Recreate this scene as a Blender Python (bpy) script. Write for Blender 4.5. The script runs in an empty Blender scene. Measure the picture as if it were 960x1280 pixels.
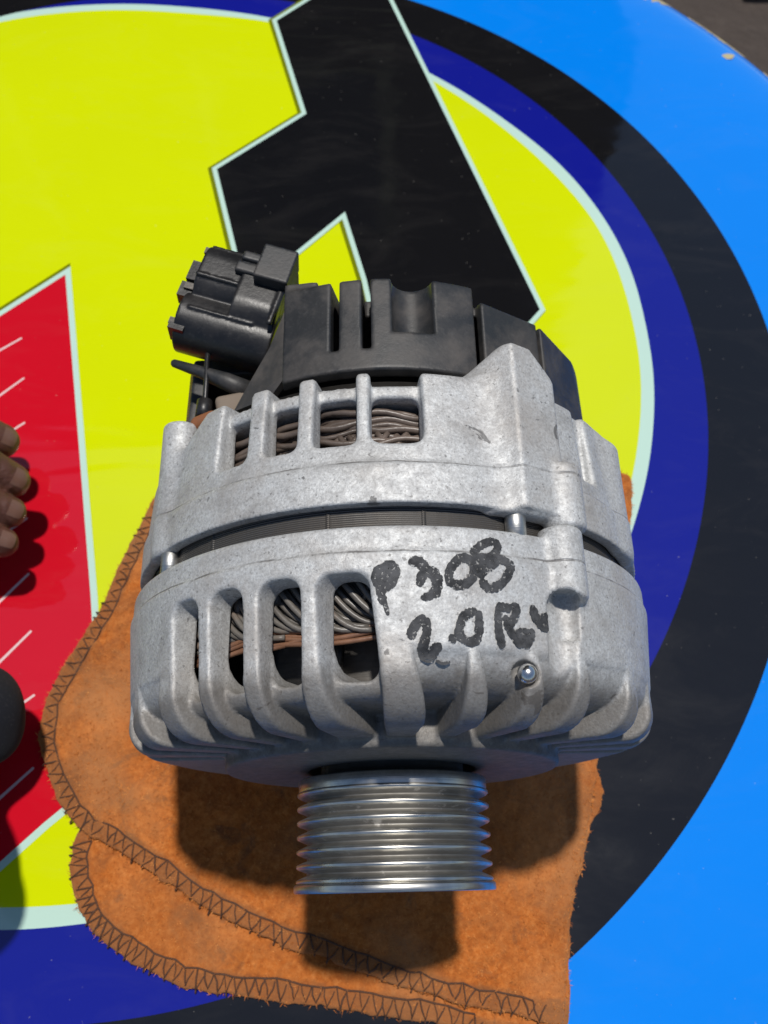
import bpy, bmesh, math, random
import numpy as np
from mathutils import Vector, Matrix

C = bpy.context.scene.collection
R = math.radians
MM = 0.001
random.seed(7); rng = np.random.default_rng(7)

# ------------------------------------------------------------------ camera, sky, sun, exposure
scene = bpy.context.scene
CAM = Vector((0.0, -10.687, 320.767)) * MM
TILT = R(25.86)
cd = bpy.data.cameras.new('camera'); cam = bpy.data.objects.new('camera', cd); C.objects.link(cam)
cam.location = CAM; cam.rotation_euler = (TILT, 0, 0)
cd.sensor_fit = 'VERTICAL'; cd.sensor_height = 36; cd.sensor_width = 27
cd.lens = 36 * 1100 / 1280
cd.clip_start = 0.01; cd.clip_end = 200
cd.dof.use_dof = True; cd.dof.focus_distance = 0.200; cd.dof.aperture_fstop = 26
scene.camera = cam

SUN_ELEV, SUN_AZ = R(77.5), R(14.0)      # azimuth from +y towards +x
w = bpy.data.worlds.new('World'); scene.world = w; w.use_nodes = True
nt = w.node_tree
sky = nt.nodes.new('ShaderNodeTexSky'); sky.sky_type = 'NISHITA'; sky.sun_disc = False
sky.sun_elevation = SUN_ELEV; sky.sun_rotation = SUN_AZ
sky.air_density = 1.0; sky.dust_density = 0.25; sky.ozone_density = 1.0
nt.links.new(sky.outputs[0], nt.nodes['Background'].inputs[0])
nt.nodes['Background'].inputs[1].default_value = 0.085
sl = bpy.data.lights.new('sun', 'SUN'); sl.energy = 3.5; sl.angle = R(2.6); sl.color = (1, .955, .89)
so = bpy.data.objects.new('sun', sl); C.objects.link(so)
sdir = Vector((math.cos(SUN_ELEV) * math.sin(SUN_AZ), math.cos(SUN_ELEV) * math.cos(SUN_AZ), math.sin(SUN_ELEV)))
so.rotation_euler = sdir.to_track_quat('Z', 'Y').to_euler(); so.location = sdir * 5
vs = scene.view_settings
vs.view_transform = 'Standard'; vs.look = 'None'; vs.gamma = 1; vs.use_curve_mapping = False; vs.exposure = 0.0

WHITE_R=[(-91.7,235.4),(-87.4,234.6),(-84.7,233.7),(-25.2,237.1),(-20.7,236.8),(-15.4,237.6),(-8.8,237.6),(-4.9,238.3),(3.5,237.8),(10.2,239.1),(17.5,238.5),(27.4,236.1),(38.2,231),(51,228.9),(75,230.1),(87.1,232.2),(100.7,238.8),(112.7,244.7)]
YELLOW_R=[(-92,228.7),(-87.6,227.8),(-85.7,227.7),(-15.8,231.8),(-9.4,232),(-5,232.7),(3.6,232.4),(9.9,232.9),(17,233.4),(27.6,229.4),(36.9,226.5),(48.9,225.3),(74.7,226.9),(86.8,226.7),(100.8,233.6),(113,239.3)]
NUMERAL=[(-27.5,483.5),(-62.2,448.6),(-42.8,375.1),(-86,335.8),(-71.4,279.9),(-66.1,254.2),(-47.9,271.2),(-20.1,301.9),(-10.4,264.5),(-3.6,228.1),(57,225.9),(73.6,246.9),(4.5,467.9),(0,483.5)]
RED=[(-193.1,229.4),(-146.9,272.6),(-126.2,178.5),(-110.9,108.7),(-101.5,60.8),(-97.7,39.7),(-115.9,23.4),(-129.8,9.6),(-147.4,-8.7)]
TICKS=[[(-179.9,217.3),(-162.3,231.2)],[(-174.8,192),(-157.4,209.7)],[(-170.8,172),(-153,187)],[(-161.6,126.5),(-144,141.9)],[(-155.6,97),(-139.1,117.8)],[(-150.8,73.5),(-134.1,94.4)],[(-147.1,55),(-128.6,69.9)],[(-141.3,26.3),(-124.4,43.8)]]
RED_SPECKS=[(-165.1,252.8),(-156.3,255.2),(-147.5,257.5),(-134.7,194)]
CLOTH_UP=[(-93.5,149.3),(-102.9,122.1),(-107.1,107.2),(-113.8,91.3),(-119.4,79),(-123.4,68),(-123.8,58.5),(-122.3,50),(-118,40.9),(-111.6,31),(-104.4,23.5),(-88.9,15.6),(-74.6,7.6),(-60.5,-0.9),(-46.9,-6.9),(-33.6,-12.7),(-20.6,-16),(-7.7,-20.5),(17.7,-27.7),(40.1,-32.1),(54.8,-35.5),(56.4,-34.7),(60.4,-7.6),(62.9,2),(69.1,19.4),(74.5,41.8),(85.2,89.7),(94.9,125.5),(99.2,142.9),(101.7,158.1),(98.3,161.8),(85.3,163.6),(39.5,165.5),(-26.3,165.5),(-75.3,161)]
CLOTH_LO=[(-102.1,27.3),(-106,20.8),(-106.2,13.2),(-104.2,5.7),(-98.6,-5.2),(-88.2,-13.9),(-74.5,-20.8),(-58.6,-25.8),(-35.5,-28.2),(-15.2,-30.9),(5,-33.5),(20.1,-35.7),(29.9,-39.2),(56.1,-39.2),(60.8,-7.6),(69.6,19.5),(74.9,42.1),(34.7,60.3),(-52,60.3)]
SEAM_UP=[(-93.3,148.8),(-102.6,121.6),(-106.7,106.8),(-113.5,90.9),(-119,78.7),(-123,67.8),(-123.4,58.2),(-122,49.8),(-117.6,40.8),(-111.3,30.9),(-104.1,23.4),(-88.7,15.5),(-74.3,7.5),(-60.3,-1),(-46.8,-6.9),(-33.5,-12.7),(-20.5,-15.9),(-7.6,-20.5),(17.6,-27.6),(40,-32),(54.7,-35.5)]
SEAM_LO=[(-105.7,20.7),(-105.9,13.1),(-103.9,5.7),(-98.3,-5.2),(-87.9,-13.9),(-74.2,-20.8),(-58.4,-25.7),(-35.4,-28.2),(-15.1,-30.8),(5,-33.5),(20,-35.6),(29.8,-39.1)]
STROKES=[(2.00,[(-0.8,62.6),(-2.3,61.8),(-2.5,59.8),(-1.2,58.4),(0.2,59.9),(0.5,62.1),(-0.6,63.1),(-1.1,60.8),(-0.8,60)]),
(1.79,[(-2.2,60),(-1.9,57.4),(-1.6,55.4)]),
(0.95,[(-1.7,56.9),(-1.2,54.7),(-0.8,52.8)]),
(2.11,[(3.6,63.7),(4.6,63.8),(5.4,62.8),(5.9,61.9)]),
(1.90,[(6.1,62.1),(5.2,60.8),(4.8,59.2)]),
(2.21,[(6.3,61.9),(7.5,60.8),(7.7,59.1),(7.5,57.5),(6.8,56.9)]),
(1.58,[(7.5,57.1),(6.4,56.4),(5.4,56.1)]),
(1.90,[(11.5,64.6),(10,62.1),(9.9,59.8),(11.4,58.9),(13.4,59.8),(14.3,61.9),(14,63.9),(12.8,64.9),(11.3,64.4)]),
(1.69,[(14.3,66.4),(15.9,68.2),(17.7,69.3),(18.8,69.2),(19.2,68.1),(18.3,66.4),(16.8,64.8),(15.4,63.1),(15.7,61.3)]),
(1.90,[(14.6,65.1),(17.3,65.4),(19.2,65.3),(20.9,64.4),(21.1,63.1),(19.6,60.2),(18,58.9),(16.7,58.7),(15.8,59.8)]),
(1.69,[(14.1,63),(15.5,61.8),(17.1,63.3),(18.7,64.6)]),
(1.90,[(3.1,48.1),(3.3,49.3),(4.7,51.4),(5.6,50.6),(5.7,48.7),(5.3,47),(5.1,45.3)]),
(2.11,[(4.9,46.2),(5.2,44.7),(6.3,44.1),(7.1,45.4),(7.6,45.8)]),
(0.63,[(7.5,43.3),(8.6,42.8),(9.7,43.1)]),
(1.69,[(10,47.8),(10.2,47.3)]),
(1.79,[(14,53.5),(12.4,52.5),(11.6,50.8),(11.3,48.6),(12.3,47.4),(13.7,47.1),(14.6,48.2),(14.9,50.5),(14.9,52.9)]),
(1.79,[(18.8,55),(18.5,52.5),(18.5,49.7),(19,46.8)]),
(1.69,[(18.9,54.8),(20.6,54.7),(22,55.1),(21.7,53.1),(20.7,51.4),(19.9,52.4)]),
(1.90,[(20.1,51.2),(21,49.5),(22.2,47.7),(23,47.6),(24.2,47.7),(25,50)]),
(1.79,[(21.5,49.1),(23,49.7),(24,49.8),(24.7,49.1),(23.4,48.3)]),
(1.90,[(25.4,55.1),(25.9,53.4),(27.1,51.8),(28.1,51.3)]),
(1.69,[(27.2,53.3),(28.3,53.7),(28.6,52)])]


# ------------------------------------------------------------------ node helpers
def mat(name):
    m = bpy.data.materials.new(name); m.use_nodes = True
    return m, m.node_tree, m.node_tree.nodes['Principled BSDF']
def N(t, typ, **kw):
    n = t.nodes.new(typ)
    for k, v in kw.items(): setattr(n, k, v)
    return n
def coords(t, scale=(1, 1, 1)):
    tc = N(t, 'ShaderNodeTexCoord'); mp = N(t, 'ShaderNodeMapping'); mp.inputs['Scale'].default_value = scale
    t.links.new(tc.outputs['Object'], mp.inputs[0]); return mp.outputs[0]
def noise(t, v, scale, detail=4, rough=.55, dist=0):
    n = N(t, 'ShaderNodeTexNoise'); n.inputs['Scale'].default_value = scale; n.inputs['Detail'].default_value = detail
    n.inputs['Roughness'].default_value = rough; n.inputs['Distortion'].default_value = dist
    t.links.new(v, n.inputs['Vector']); return n.outputs['Fac']
def ramp(t, fac, stops):
    r = N(t, 'ShaderNodeValToRGB'); e = r.color_ramp.elements
    while len(e) < len(stops): e.new(.5)
    for el, (p, c) in zip(e, stops):
        el.position = p; el.color = (*c, 1) if hasattr(c, '__len__') else (c, c, c, 1)
    t.links.new(fac, r.inputs[0]); return r.outputs[0]
def mix(t, fac, a, b, mode='MIX'):
    n = N(t, 'ShaderNodeMix', data_type='RGBA', blend_type=mode)
    for sock, val in ((n.inputs[0], fac), (n.inputs[6], a), (n.inputs[7], b)):
        if hasattr(val, 'is_output'): t.links.new(val, sock)
        elif hasattr(val, '__len__'): sock.default_value = (*val, 1)
        else: sock.default_value = val
    return n.outputs[2]
def math_(t, op, a, b):
    n = N(t, 'ShaderNodeMath', operation=op)
    for i, v in enumerate((a, b)):
        if hasattr(v, 'is_output'): t.links.new(v, n.inputs[i])
        else: n.inputs[i].default_value = v
    return n.outputs[0]
def bump(t, b, h, strength, dist):
    n = N(t, 'ShaderNodeBump'); n.inputs['Strength'].default_value = strength; n.inputs['Distance'].default_value = dist
    t.links.new(h, n.inputs['Height']); t.links.new(n.outputs[0], b.inputs['Normal']); return n

# ------------------------------------------------------------------ materials
def aluminium():
    m, t, b = mat('cast_aluminium'); v = coords(t)
    fine = noise(t, v, 1500, 3, .7); mid = noise(t, v, 420, 4, .6); big = noise(t, v, 45, 5, .6)
    base = ramp(t, fine, [(.30, (.36, .36, .355)), (.48, (.51, .515, .51)), (.66, (.63, .64, .635))])
    base = mix(t, ramp(t, mid, [(.42, .0), (.62, .30)]), base, (.30, .29, .28))
    warm = ramp(t, big, [(.47, 0.0), (.68, .5)])
    base = mix(t, warm, base, (.37, .33, .29))
    smear = ramp(t, noise(t, v, 85, 6, .72, .5), [(.52, 0.0), (.70, .5)])
    base = mix(t, smear, base, (.22, .21, .20))
    sp = ramp(t, noise(t, v, 330, 5, .75, .4), [(.70, 0.0), (.735, .85)])
    base = mix(t, sp, base, (.10, .095, .09))
    chip = ramp(t, noise(t, v, 125, 4, .62, .9), [(.685, 0.0), (.705, .75)])
    base = mix(t, chip, base, (.085, .082, .08))
    scr = ramp(t, noise(t, coords(t, (1, 5, 1)), 150, 3, .6, 1.5), [(.68, 0.0), (.74, .35)])
    base = mix(t, scr, base, (.20, .195, .19))
    sp2 = ramp(t, noise(t, v, 900, 2, .5), [(.66, 0.0), (.72, .7)])
    base = mix(t, sp2, base, (.16, .155, .15))
    # casting parting lines: a broken crack of dirt in a shallow groove
    tc0 = N(t, 'ShaderNodeTexCoord'); sx_ = N(t, 'ShaderNodeSeparateXYZ'); t.links.new(tc0.outputs['Object'], sx_.inputs[0])
    wob = math_(t, 'MULTIPLY', math_(t, 'SUBTRACT', noise(t, v, 55, 4, .6), .5), .0016)
    line = None
    for c_ in (.0284, .0064):
        dd = math_(t, 'ABSOLUTE', math_(t, 'ADD', math_(t, 'SUBTRACT', sx_.outputs['Y'], c_), wob), 0)
        mr = N(t, 'ShaderNodeMapRange'); mr.inputs['From Min'].default_value = .00034; mr.inputs['From Max'].default_value = .00014
        t.links.new(dd, mr.inputs['Value']); line = mr.outputs[0] if line is None else math_(t, 'MAXIMUM', line, mr.outputs[0])
    broken = ramp(t, noise(t, v, 130, 4, .65), [(.40, .12), (.58, .9)])
    line = math_(t, 'MULTIPLY', line, broken)
    base = mix(t, math_(t, 'MULTIPLY', line, .8), base, (.10, .09, .085))
    # old grime towards the pulley end, ragged border, deepened to paint in shade
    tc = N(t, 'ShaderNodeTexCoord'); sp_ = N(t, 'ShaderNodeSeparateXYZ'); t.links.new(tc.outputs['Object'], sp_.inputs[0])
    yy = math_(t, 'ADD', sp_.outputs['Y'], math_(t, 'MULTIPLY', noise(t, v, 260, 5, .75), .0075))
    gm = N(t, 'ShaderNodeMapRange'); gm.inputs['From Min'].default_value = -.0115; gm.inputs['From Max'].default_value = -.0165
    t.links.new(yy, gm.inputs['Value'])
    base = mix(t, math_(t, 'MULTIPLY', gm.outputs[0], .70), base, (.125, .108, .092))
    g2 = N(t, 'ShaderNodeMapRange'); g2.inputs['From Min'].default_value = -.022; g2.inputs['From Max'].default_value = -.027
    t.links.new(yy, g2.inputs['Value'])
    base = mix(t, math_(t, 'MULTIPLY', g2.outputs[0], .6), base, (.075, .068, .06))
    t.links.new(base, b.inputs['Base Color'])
    b.inputs['Metallic'].default_value = .30
    t.links.new(ramp(t, mid, [(.3, .52), (.7, .70)]), b.inputs['Roughness'])
    h = math_(t, 'SUBTRACT', math_(t, 'ADD', math_(t, 'MULTIPLY', fine, .6), math_(t, 'MULTIPLY', mid, .8)), math_(t, 'MULTIPLY', line, 1.2))
    bump(t, b, h, .55, .00035)
    return m
def plastic(name, col, rough, dust=.25):
    m, t, b = mat(name); v = coords(t)
    n1 = noise(t, v, 60, 5, .65, .3); n2 = noise(t, v, 900, 3, .6)
    base = mix(t, ramp(t, n1, [(.45, 0.0), (.75, dust)]), col, (.17, .145, .125))
    base = mix(t, ramp(t, n2, [(.55, 0.0), (.75, .15)]), base, (.12, .12, .12))
    t.links.new(base, b.inputs['Base Color'])
    t.links.new(ramp(t, n1, [(.3, rough - .08), (.7, rough + .15)]), b.inputs['Roughness'])
    bump(t, b, n2, .25, .0002); return m
def steel(name, col, rough, lines=0, axis=1, dirt=.3):
    m, t, b = mat(name); v = coords(t)
    n1 = noise(t, v, 160, 5, .65); 
    sc = [1, 1, 1]; sc[axis] = 40
    n2 = noise(t, coords(t, tuple(sc)), 60, 4, .6)
    base = mix(t, ramp(t, n1, [(.45, 0.0), (.72, dirt)]), col, (.09, .075, .06))
    base = mix(t, ramp(t, n2, [(.4, 0.0), (.7, .3)]), base, tuple(c * .5 for c in col))
    t.links.new(base, b.inputs['Base Color']); b.inputs['Metallic'].default_value = 1
    t.links.new(ramp(t, n1, [(.3, rough), (.75, rough + .22)]), b.inputs['Roughness'])
    bump(t, b, n2, .35, .00015); return m
def gloss_paint(name, col, var=.12, dust=.22):
    m, t, b = mat(name); v = coords(t)
    n1 = noise(t, v, 9, 5, .6)
    base = mix(t, ramp(t, n1, [(.35, 0.0), (.7, var * 1.8)]), col, tuple(min(1, c * .8 + .003) for c in col))
    # settled dust, wiped in streaks, and a few dry specks
    film = noise(t, coords(t, (1, 2.6, 1)), 16, 7, .68, 1.2)
    base = mix(t, ramp(t, film, [(.50, 0.0), (.80, .022)]), base, (.42, .38, .34))
    spk = ramp(t, noise(t, v, 620, 2, .5), [(.745, 0.0), (.77, dust)])
    base = mix(t, spk, base, (.50, .47, .42))
    t.links.new(base, b.inputs['Base Color'])
    sm = noise(t, coords(t, (1, 2.2, 1)), 26, 6, .62, .6)
    t.links.new(ramp(t, sm, [(.35, .02), (.75, .13)]), b.inputs['Roughness'])
    b.inputs['IOR'].default_value = 1.6
    wob = math_(t, 'ADD', noise(t, coords(t, (1, 3.5, 1)), 5, 3, .5, .5), math_(t, 'MULTIPLY', noise(t, v, 900, 2), .004))
    bump(t, b, wob, .35, .003)
    return m
M = {}
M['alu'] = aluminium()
M['black_plastic'] = plastic('black_plastic', (.021, .022, .0235), .46, .45)
M['dark_plastic'] = plastic('connector_plastic', (.011, .011, .012), .36, .12)
M['steel'] = steel('pulley_steel', (.44, .43, .40), .30)
M['bolt'] = steel('zinc_steel', (.58, .58, .56), .30, dirt=.2)
def pulley_metal():
    m = steel('grooved_pulley_steel', (.66, .645, .60), .30); t = m.node_tree; b = t.nodes['Principled BSDF']
    lk = b.inputs['Base Color'].links[0]; base = lk.from_socket; v = coords(t)
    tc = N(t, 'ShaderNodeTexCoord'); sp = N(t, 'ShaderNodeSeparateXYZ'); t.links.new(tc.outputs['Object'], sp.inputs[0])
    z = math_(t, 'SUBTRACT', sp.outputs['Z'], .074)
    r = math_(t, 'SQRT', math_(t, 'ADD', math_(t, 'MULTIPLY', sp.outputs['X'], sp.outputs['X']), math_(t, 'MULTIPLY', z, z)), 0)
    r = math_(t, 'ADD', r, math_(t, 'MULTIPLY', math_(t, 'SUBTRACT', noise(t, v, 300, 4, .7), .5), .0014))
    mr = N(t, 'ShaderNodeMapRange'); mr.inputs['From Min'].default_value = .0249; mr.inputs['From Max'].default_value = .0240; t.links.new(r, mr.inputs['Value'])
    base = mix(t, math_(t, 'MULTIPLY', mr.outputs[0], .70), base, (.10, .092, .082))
    worn = ramp(t, noise(t, v, 210, 4, .7), [(.60, 0.0), (.70, .7)])
    base = mix(t, worn, base, (.62, .60, .56))
    t.links.new(base, b.inputs['Base Color'])
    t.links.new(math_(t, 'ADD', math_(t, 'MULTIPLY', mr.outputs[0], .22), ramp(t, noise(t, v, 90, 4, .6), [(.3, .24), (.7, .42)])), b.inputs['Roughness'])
    return m
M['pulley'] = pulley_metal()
M['ball'] = steel('bright_steel', (.75, .74, .72), .15, dirt=.1)
M['dark_iron'] = steel('dark_iron', (.09, .085, .08), .45)
M['blue'] = gloss_paint('blue_gloss_paint', (.0005, .215, .80), .10)
M['navy'] = gloss_paint('deep_blue_print', (.006, .010, .245), .12)
M['black'] = gloss_paint('black_print', (.0065, .0065, .0075), .1)
M['white'] = gloss_paint('white_print', (.50, .70, .60), .08)
M['yellow'] = gloss_paint('yellow_print', (.62, .71, .0015), .10)
M['red'] = gloss_paint('red_print', (.58, .0055, .018), .2)
M['pink'] = gloss_paint('pale_pink_print', (.75, .55, .55), .05)
M['olive'] = gloss_paint('dark_olive_print', (.16, .19, .003), .1)
M['primer'] = plastic('bare_primer', (.46, .40, .22), .5, .35)

def lamination():
    m, t, b = mat('stator_steel'); tc = N(t, 'ShaderNodeTexCoord')
    wv = N(t, 'ShaderNodeTexWave', wave_type='BANDS', bands_direction='Y'); wv.inputs['Scale'].default_value = 620
    wv.inputs['Distortion'].default_value = .3
    t.links.new(tc.outputs['Object'], wv.inputs['Vector']); v = tc.outputs['Object']
    n1 = noise(t, v, 120, 5, .65)
    base = mix(t, wv.outputs['Fac'], (.075, .070, .065), (.15, .143, .135))
    base = mix(t, ramp(t, n1, [(.42, 0.0), (.65, .6)]), base, (.12, .105, .09))
    t.links.new(base, b.inputs['Base Color']); b.inputs['Metallic'].default_value = .6; b.inputs['Roughness'].default_value = .45
    bump(t, b, wv.outputs['Fac'], .6, .0002); return m
M['stator'] = lamination()
def enamel(name, a, c, edge):
    m, t, b = mat(name); v = coords(t)
    base = ramp(t, noise(t, v, 70, 4, .6), [(.3, a), (.55, c), (.74, edge)])
    t.links.new(base, b.inputs['Base Color']); b.inputs['Roughness'].default_value = .38
    bump(t, b, noise(t, v, 700, 3), .3, .0003); return m
M['wire_brown'] = enamel('brown_enamelled_wire', (.06, .046, .038), (.13, .10, .083), (.20, .155, .13))
M['wire_copper'] = enamel('copper_wire', (.10, .05, .03), (.22, .11, .065), (.42, .20, .10))
M['wire_grey'] = enamel('grey_varnished_wire', (.065, .057, .05), (.15, .137, .122), (.24, .15, .10))

def cloth_mat():
    m, t, b = mat('orange_fleece'); v = coords(t)
    a = N(t, 'ShaderNodeAttribute', attribute_name='edge')
    n1 = noise(t, v, 38, 6, .65, .5); n2 = noise(t, v, 520, 5, .75); n3 = noise(t, v, 24, 5, .6, .6); n5 = noise(t, v, 210, 4, .65, .8)
    base = ramp(t, n2, [(.3, (.36, .085, .014)), (.5, (.52, .15, .028)), (.72, (.66, .235, .06))])
    base = mix(t, ramp(t, n5, [(.48, 0.0), (.66, .45)]), base, (.25, .075, .02))
    base = mix(t, ramp(t, n1, [(.46, 0.0), (.70, .5)]), base, (.33, .12, .04))
    base = mix(t, ramp(t, n3, [(.48, 0.0), (.64, .60)]), base, (.215, .105, .05))
    n4 = noise(t, v, 55, 5, .7, 1.0)
    base = mix(t, ramp(t, n4, [(.57, 0.0), (.68, .6)]), base, (.12, .062, .036))
    base = mix(t, ramp(t, noise(t, v, 24, 3, .5), [(.48, 0.0), (.68, .45)]), base, (.66, .28, .10))
    base = mix(t, math_(t, 'MULTIPLY', a.outputs['Fac'], .62), base, (.235, .105, .046))
    t.links.new(base, b.inputs['Base Color']); b.inputs['Roughness'].default_value = .95
    b.inputs['Specular IOR Level'].default_value = .1
    b.inputs['Sheen Weight'].default_value = .25; b.inputs['Sheen Roughness'].default_value = .5
    b.inputs['Sheen Tint'].default_value = (1, .6, .3, 1)
    h = math_(t, 'ADD', n2, math_(t, 'MULTIPLY', n1, 1.5))
    bump(t, b, h, .8, .0011); return m
M['cloth'] = cloth_mat()
def fibre_mat():
    m, t, b = mat('orange_fibre'); v = coords(t)
    t.links.new(ramp(t, noise(t, v, 340, 4, .8), [(.32, (.22, .06, .014)), (.5, (.52, .165, .036)), (.66, (.80, .36, .11))]), b.inputs['Base Color'])
    b.inputs['Roughness'].default_value = .9; b.inputs['Specular IOR Level'].default_value = .1; return m
M['fibre'] = fibre_mat()
M['thread'] = plastic('brown_thread', (.085, .035, .016), .8, .1)
def skin():
    m, t, b = mat('dark_brown_skin'); v = coords(t)
    n = noise(t, v, 260, 4, .6); n2 = noise(t, v, 40, 3)
    base = ramp(t, n2, [(.3, (.070, .024, .015)), (.7, (.14, .058, .038))])
    t.links.new(base, b.inputs['Base Color']); b.inputs['Roughness'].default_value = .55
    b.inputs['Subsurface Weight'].default_value = .08; b.inputs['Subsurface Radius'].default_value = (.004, .0015, .001); b.inputs['Subsurface Scale'].default_value = .5
    wr = N(t, 'ShaderNodeTexWave', wave_type='BANDS', bands_direction='X'); wr.inputs['Scale'].default_value = 70; wr.inputs['Distortion'].default_value = 9; wr.inputs['Detail'].default_value = 3; t.links.new(v, wr.inputs['Vector'])
    bump(t, b, math_(t, 'ADD', n, math_(t, 'MULTIPLY', wr.outputs['Fac'], .5)), .6, .0010); return m
M['skin'] = skin()
M['nail'] = plastic('finger_nail', (.15, .075, .052), .38, .0)
M['navy_cloth'] = plastic('navy_cloth', (.006, .007, .012), .95, .02)
def ground_mat():
    m, t, b = mat('brown_soil'); v = coords(t)
    n1 = noise(t, v, 3, 6, .65); n2 = noise(t, v, 40, 5, .7)
    base = ramp(t, n1, [(.3, (.045, .034, .028)), (.7, (.085, .065, .053))])
    base = mix(t, ramp(t, n2, [(.5, 0.0), (.75, .4)]), base, (.12, .095, .08))
    t.links.new(base, b.inputs['Base Color']); b.inputs['Roughness'].default_value = .95
    bump(t, b, n2, .8, .02); return m
M['soil'] = ground_mat()
def marker_mat():
    m, t, b = mat('black_marker_ink'); v = coords(t)
    n = noise(t, v, 1300, 3, .7); n2 = noise(t, v, 350, 4, .6)
    base = ramp(t, n2, [(.35, (.028, .029, .031)), (.7, (.095, .096, .10))])
    t.links.new(base, b.inputs['Base Color']); b.inputs['Roughness'].default_value = .7; b.inputs['Specular IOR Level'].default_value = .2
    al = math_(t, 'MULTIPLY', ramp(t, n, [(.555, 1.0), (.64, 0.12)]), 1.0)
    t.links.new(al, b.inputs['Alpha']); bump(t, b, n, .4, .0003); return m
M['ink'] = marker_mat()

# ------------------------------------------------------------------ mesh helpers
def link(name, me, m, parent=None):
    o = bpy.data.objects.new(name, me); C.objects.link(o)
    if m is not None and not me.materials: me.materials.append(m)
    if parent is not None: o.parent = parent
    return o
def from_np(name, V, Fq, smooth=True):
    me = bpy.data.meshes.new(name)
    V = np.asarray(V, np.float32); 
    if isinstance(Fq, np.ndarray):
        k = Fq.shape[1]
        me.vertices.add(len(V)); me.vertices.foreach_set('co', V.ravel())
        me.loops.add(Fq.size); me.loops.foreach_set('vertex_index', Fq.astype(np.int32).ravel())
        me.polygons.add(len(Fq)); me.polygons.foreach_set('loop_start', np.arange(0, Fq.size, k, dtype=np.int32))
        me.polygons.foreach_set('loop_total', np.full(len(Fq), k, np.int32))
        me.update(calc_edges=True)
    else:
        me.from_pydata([tuple(map(float, p)) for p in V], [], Fq); me.update()
    me.validate()
    me.polygons.foreach_set('use_smooth', np.full(len(me.polygons), smooth))
    return me
def tag(o, label, cat, group=None):
    o['label'] = label; o['category'] = cat
    if group: o['group'] = group
    return o
def empty(name, loc, label, cat, group=None):
    o = bpy.data.objects.new(name, None); C.objects.link(o); o.location = loc; o.empty_display_size = .02
    return tag(o, label, cat, group)

def lathe(prof, n=96, axis='y', closed=False):
    """prof: (r, s) pairs; revolved about local y (or z)."""
    V = []; F = []
    a = np.linspace(0, 2 * np.pi, n, endpoint=False)
    for r, s in prof:
        for t in a:
            V.append((r * math.sin(t), s, r * math.cos(t)) if axis == 'y' else (r * math.cos(t), r * math.sin(t), s))
    k = len(prof)
    for i in range(k - 1 + (1 if closed else 0)):
        i2 = (i + 1) % k
        for j in range(n):
            j2 = (j + 1) % n
            F.append((i * n + j, i * n + j2, i2 * n + j2, i2 * n + j))
    return V, F
def tube(pts, rad, n=8, cap=True):
    P = [Vector(p) for p in pts]; rs = rad if hasattr(rad, '__len__') else [rad] * len(P)
    V = []; F = []; up = None
    for i, p in enumerate(P):
        d = (P[min(i + 1, len(P) - 1)] - P[max(i - 1, 0)]).normalized()
        if up is None: up = d.orthogonal().normalized()
        up = (up - d * up.dot(d)).normalized(); sd = d.cross(up)
        for j in range(n):
            t = 2 * math.pi * j / n
            V.append(p + (up * math.cos(t) + sd * math.sin(t)) * rs[i])
    for i in range(len(P) - 1):
        for j in range(n):
            F.append((i * n + j, i * n + (j + 1) % n, (i + 1) * n + (j + 1) % n, (i + 1) * n + j))
    if cap: F.append(tuple(range(n - 1, -1, -1))); F.append(tuple(range((len(P) - 1) * n, len(P) * n)))
    return V, F
def join(parts):
    V = []; F = []
    for v, f in parts:
        k = len(V); V += list(v); F += [tuple(i + k for i in q) for q in f]
    return V, F
def smooth_line(pts, per=6):
    """Catmull-Rom through pts"""
    P = np.array(pts, float); Q = np.vstack([2 * P[0] - P[1], P, 2 * P[-1] - P[-2]]); out = []
    for i in range(1, len(Q) - 2):
        p0, p1, p2, p3 = Q[i - 1:i + 3]
        for k in range(per):
            t = k / per
            out.append(.5 * ((2 * p1) + (-p0 + p2) * t + (2 * p0 - 5 * p1 + 4 * p2 - p3) * t * t + (-p0 + 3 * p1 - 3 * p2 + p3) * t ** 3))
    out.append(P[-1]); return np.array(out)

# ------------------------------------------------------------------ signed distance modelling
def smin(a, b, k):
    h = np.clip(.5 + .5 * (b - a) / k, 0, 1); return b + (a - b) * h - k * h * (1 - h)
def smax(a, b, k): return -smin(-a, -b, k)
def box2(qx, qy, r=0):          # qx,qy = |p|-half
    qx = qx + r; qy = qy + r
    return np.sqrt(np.maximum(qx, 0) ** 2 + np.maximum(qy, 0) ** 2) + np.minimum(np.maximum(qx, qy), 0) - r
def capsule(X, Y, Z, a, b, r1, r2=None):
    r2 = r1 if r2 is None else r2
    a = np.array(a, np.float32); d = np.array(b, np.float32) - a; L = float(d @ d) + 1e-9
    t = np.clip(((X - a[0]) * d[0] + (Y - a[1]) * d[1] + (Z - a[2]) * d[2]) / L, 0, 1)
    return np.sqrt((X - a[0] - t * d[0]) ** 2 + (Y - a[1] - t * d[1]) ** 2 + (Z - a[2] - t * d[2]) ** 2) - (r1 + (r2 - r1) * t)
def cyl_s(X, Y, Z, cx, cz, r, s0, s1, rd=.6):      # cylinder along s with rounded ends
    d = np.sqrt((X - cx) ** 2 + (Z - cz) ** 2) - r
    return box2(d, np.abs(Y - (s0 + s1) / 2) - (s1 - s0) / 2, rd)
def obox(X, Y, Z, c, ax, half, rd):                # oriented rounded box; ax = 3 unit vectors
    p = (X - c[0], Y - c[1], Z - c[2]); q = []
    for v, h in zip(ax, half):
        q.append(np.abs(p[0] * v[0] + p[1] * v[1] + p[2] * v[2]) - h + rd)
    return np.sqrt(sum(np.maximum(k, 0) ** 2 for k in q)) + np.minimum(np.maximum(np.maximum(q[0], q[1]), q[2]), 0) - rd

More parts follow.
